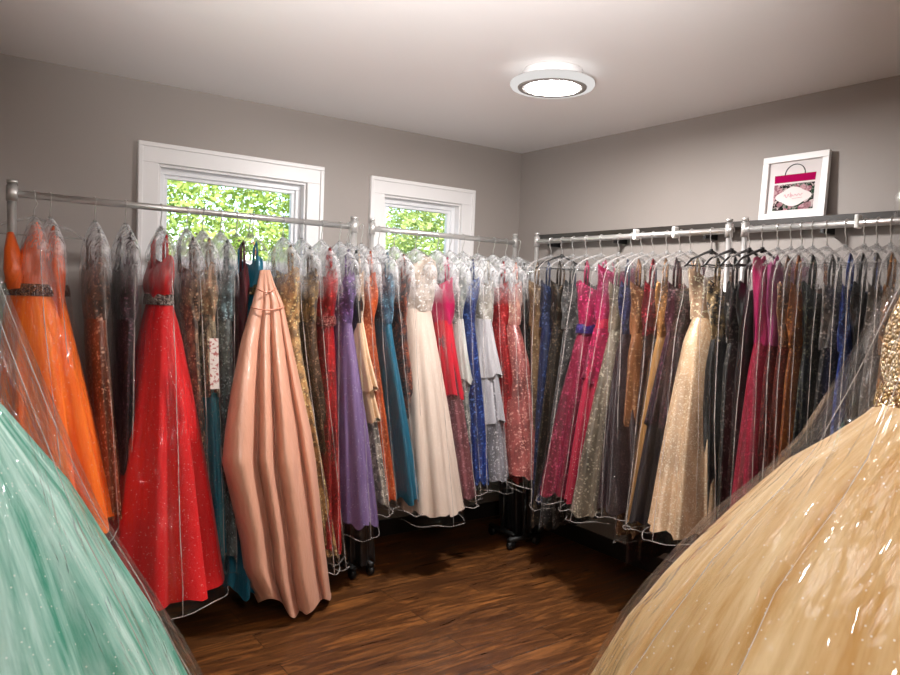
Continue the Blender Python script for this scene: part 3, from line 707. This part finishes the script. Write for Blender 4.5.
# ---- side-wall racks, from the corner outwards
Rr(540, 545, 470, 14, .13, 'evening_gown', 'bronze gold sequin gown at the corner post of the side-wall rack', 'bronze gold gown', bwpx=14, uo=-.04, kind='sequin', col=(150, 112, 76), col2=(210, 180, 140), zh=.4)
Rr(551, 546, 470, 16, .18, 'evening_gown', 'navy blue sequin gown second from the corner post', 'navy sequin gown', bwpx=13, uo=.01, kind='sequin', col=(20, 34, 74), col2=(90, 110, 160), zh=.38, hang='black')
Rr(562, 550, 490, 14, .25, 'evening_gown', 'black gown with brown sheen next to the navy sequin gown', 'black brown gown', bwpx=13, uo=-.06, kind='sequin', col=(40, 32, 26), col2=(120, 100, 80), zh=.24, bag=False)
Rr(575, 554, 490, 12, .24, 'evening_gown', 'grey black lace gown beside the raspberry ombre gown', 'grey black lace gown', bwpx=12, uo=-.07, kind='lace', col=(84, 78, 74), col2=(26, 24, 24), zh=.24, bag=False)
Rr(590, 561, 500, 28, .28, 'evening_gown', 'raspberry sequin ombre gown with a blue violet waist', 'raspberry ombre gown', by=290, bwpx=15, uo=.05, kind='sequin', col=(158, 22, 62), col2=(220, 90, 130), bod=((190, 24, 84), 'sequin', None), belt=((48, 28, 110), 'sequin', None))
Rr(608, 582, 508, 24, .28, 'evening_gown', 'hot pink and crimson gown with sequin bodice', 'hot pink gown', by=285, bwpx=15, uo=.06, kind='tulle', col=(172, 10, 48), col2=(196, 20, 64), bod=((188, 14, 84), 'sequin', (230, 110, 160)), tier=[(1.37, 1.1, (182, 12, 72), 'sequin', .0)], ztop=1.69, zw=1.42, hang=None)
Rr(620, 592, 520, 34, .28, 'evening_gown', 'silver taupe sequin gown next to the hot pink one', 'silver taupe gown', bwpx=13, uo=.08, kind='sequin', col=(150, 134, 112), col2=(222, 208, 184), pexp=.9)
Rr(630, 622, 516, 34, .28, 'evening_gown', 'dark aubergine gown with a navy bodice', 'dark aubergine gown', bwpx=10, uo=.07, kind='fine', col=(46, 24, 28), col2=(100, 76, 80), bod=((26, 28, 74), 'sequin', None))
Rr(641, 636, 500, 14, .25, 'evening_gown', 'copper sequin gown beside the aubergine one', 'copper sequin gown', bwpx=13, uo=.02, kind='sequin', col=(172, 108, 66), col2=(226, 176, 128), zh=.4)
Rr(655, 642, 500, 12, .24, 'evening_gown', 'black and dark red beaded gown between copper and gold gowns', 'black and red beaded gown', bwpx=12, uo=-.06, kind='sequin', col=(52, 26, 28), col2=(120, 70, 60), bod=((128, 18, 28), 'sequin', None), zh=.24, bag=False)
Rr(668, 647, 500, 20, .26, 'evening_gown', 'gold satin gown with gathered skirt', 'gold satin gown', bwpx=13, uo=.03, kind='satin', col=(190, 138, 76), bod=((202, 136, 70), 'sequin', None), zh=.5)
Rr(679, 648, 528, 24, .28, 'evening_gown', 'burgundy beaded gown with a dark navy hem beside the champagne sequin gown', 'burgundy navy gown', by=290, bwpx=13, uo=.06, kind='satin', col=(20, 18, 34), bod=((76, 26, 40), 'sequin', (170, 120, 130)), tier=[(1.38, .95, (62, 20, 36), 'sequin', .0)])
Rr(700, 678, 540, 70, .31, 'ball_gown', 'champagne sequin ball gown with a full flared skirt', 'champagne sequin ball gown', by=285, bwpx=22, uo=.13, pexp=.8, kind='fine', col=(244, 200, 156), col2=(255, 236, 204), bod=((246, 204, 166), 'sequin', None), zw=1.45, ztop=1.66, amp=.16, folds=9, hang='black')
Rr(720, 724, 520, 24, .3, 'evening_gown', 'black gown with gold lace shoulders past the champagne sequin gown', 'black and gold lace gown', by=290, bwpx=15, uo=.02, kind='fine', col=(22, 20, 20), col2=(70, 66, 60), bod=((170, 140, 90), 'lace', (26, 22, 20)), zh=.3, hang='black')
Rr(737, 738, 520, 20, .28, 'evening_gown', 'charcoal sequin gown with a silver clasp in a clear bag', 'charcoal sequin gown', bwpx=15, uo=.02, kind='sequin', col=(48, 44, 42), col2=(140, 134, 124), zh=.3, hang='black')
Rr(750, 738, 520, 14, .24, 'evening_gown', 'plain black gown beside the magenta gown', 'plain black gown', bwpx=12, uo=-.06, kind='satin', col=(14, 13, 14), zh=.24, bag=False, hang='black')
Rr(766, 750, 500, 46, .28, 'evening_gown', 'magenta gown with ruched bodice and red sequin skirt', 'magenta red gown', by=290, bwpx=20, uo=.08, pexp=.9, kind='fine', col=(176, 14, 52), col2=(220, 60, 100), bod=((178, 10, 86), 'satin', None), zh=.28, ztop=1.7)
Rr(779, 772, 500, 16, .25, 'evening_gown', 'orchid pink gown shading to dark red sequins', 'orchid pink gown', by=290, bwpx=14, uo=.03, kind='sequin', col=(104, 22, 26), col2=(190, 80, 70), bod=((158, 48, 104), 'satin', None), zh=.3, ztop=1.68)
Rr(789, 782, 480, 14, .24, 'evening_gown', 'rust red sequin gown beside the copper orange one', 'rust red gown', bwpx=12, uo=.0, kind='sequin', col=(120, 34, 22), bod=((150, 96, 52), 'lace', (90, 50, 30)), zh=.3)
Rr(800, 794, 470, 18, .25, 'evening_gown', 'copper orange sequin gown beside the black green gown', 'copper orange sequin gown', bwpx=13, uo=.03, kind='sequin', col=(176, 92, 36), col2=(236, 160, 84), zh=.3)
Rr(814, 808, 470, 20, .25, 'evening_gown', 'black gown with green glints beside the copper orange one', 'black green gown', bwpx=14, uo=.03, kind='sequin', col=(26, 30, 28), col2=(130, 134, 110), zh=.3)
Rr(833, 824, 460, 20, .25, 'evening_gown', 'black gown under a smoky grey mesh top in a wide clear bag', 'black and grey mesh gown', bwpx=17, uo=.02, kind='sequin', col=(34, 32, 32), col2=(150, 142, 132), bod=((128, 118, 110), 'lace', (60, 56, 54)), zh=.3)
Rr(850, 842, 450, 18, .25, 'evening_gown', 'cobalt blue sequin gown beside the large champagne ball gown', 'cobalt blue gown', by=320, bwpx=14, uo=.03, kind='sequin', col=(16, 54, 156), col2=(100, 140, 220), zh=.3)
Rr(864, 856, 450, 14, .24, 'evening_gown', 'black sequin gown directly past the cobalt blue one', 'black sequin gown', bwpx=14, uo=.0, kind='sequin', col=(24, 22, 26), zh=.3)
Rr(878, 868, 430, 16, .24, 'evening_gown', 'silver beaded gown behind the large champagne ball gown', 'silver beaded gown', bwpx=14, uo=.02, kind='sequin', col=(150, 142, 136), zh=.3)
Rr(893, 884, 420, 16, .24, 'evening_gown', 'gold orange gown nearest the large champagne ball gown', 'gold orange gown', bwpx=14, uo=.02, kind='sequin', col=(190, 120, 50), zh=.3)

# ---- the two big ball gowns close by
gown(PM, 'ball_gown', 'huge mint green tulle ball gown with silver glitter in a clear bag, close by', 'mint ball gown',
     [(1.30, -.035, .0, .14, .14), (1.13, -.035, 0, .265, .265), (.865, -.04, .014, .405, .405), (.5, -.04, .02, .56, .55), (.08, -.04, .02, .7, .68)], -.035,
     kind='tulle', col=(54, 142, 118), col2=(190, 224, 214), bod=((120, 190, 172), 'sequin', None), zw=1.36, ztop=1.6, aw=.07, bw=.07, abod=.06, bbod=.06, amp=.1, folds=13, kb=1., n=200,
     seed=71, zr=ZR+.05, film=M_FILMBIG, bag_drop=.02, bagm=.02, narrow=True, seam_at=(58, 68, 240))
gown(PC, 'ball_gown', 'huge champagne gold tulle ball gown with beaded bodice in a clear bag, close by', 'large champagne ball gown',
     [(1.31, .485, .075, .14, .14), (1.236, .5, .1, .215, .215), (1.134, .5, .1, .3, .3), (1.016, .5, .1, .385, .385), (.89, .5, .1, .455, .455), (.5, .5, .1, .61, .61), (.08, .5, .1, .72, .72)], .46,
     kind='tulle', col=(192, 146, 84), col2=(228, 198, 152), bod=((196, 156, 96), 'beaded', (236, 214, 176)), belt=((206, 170, 110), 'beaded', (150, 110, 60)), zw=1.365, ztop=1.62, aw=.1, bw=.1, abod=.12, bbod=.1, amp=.1, folds=13, kb=1., n=200,
     seed=73, zr=ZR+.05, film=M_FILMBIG, bag_drop=.02, bagm=.02, narrow=True, bodu=.05, seam_at=(30, 8, 215))

# ------------------------------------------------------------------ light
fl = bpy.data.lights.new('bounce_flash', 'SPOT'); fl.energy = 400; fl.spot_size = radians(84); fl.spot_blend = 1.; fl.shadow_soft_size = .08; fl.color = (1, .985, .98)
fo_ = bpy.data.objects.new('bounce_flash', fl); COL.objects.link(fo_); fo_.location = (.3, .5, 1.55)
fo_.rotation_euler = (Vector((.9, 1.45, 2.5))-Vector(fo_.location)).to_track_quat('-Z', 'Y').to_euler()
w = bpy.data.worlds.new('sky'); SC.world = w; w.use_nodes = True
nt = w.node_tree; nt.nodes.clear()
sky = nt.nodes.new('ShaderNodeTexSky'); sky.sky_type = 'NISHITA'; sky.sun_disc = False; sky.sun_elevation = radians(50); sky.sun_rotation = radians(200)
bg = nt.nodes.new('ShaderNodeBackground'); bg.inputs[1].default_value = .55
out = nt.nodes.new('ShaderNodeOutputWorld'); nt.links.new(sky.outputs[0], bg.inputs[0]); nt.links.new(bg.outputs[0], out.inputs[0])
sd = bpy.data.lights.new('sun', 'SUN'); sd.energy = 7; sd.angle = radians(1); sd.color = (1, .95, .86)
so = bpy.data.objects.new('sun', sd); COL.objects.link(so); so.rotation_euler = (radians(48), 0, radians(-25)); so.location = (0, -2, 8)

SC.view_settings.view_transform = 'Standard'; SC.view_settings.look = 'None'
SC.view_settings.exposure = .12; SC.view_settings.gamma = 1.
SC.view_settings.use_curve_mapping = False
SC.cycles.transparent_max_bounces = 48
SC.cycles.max_bounces = 8
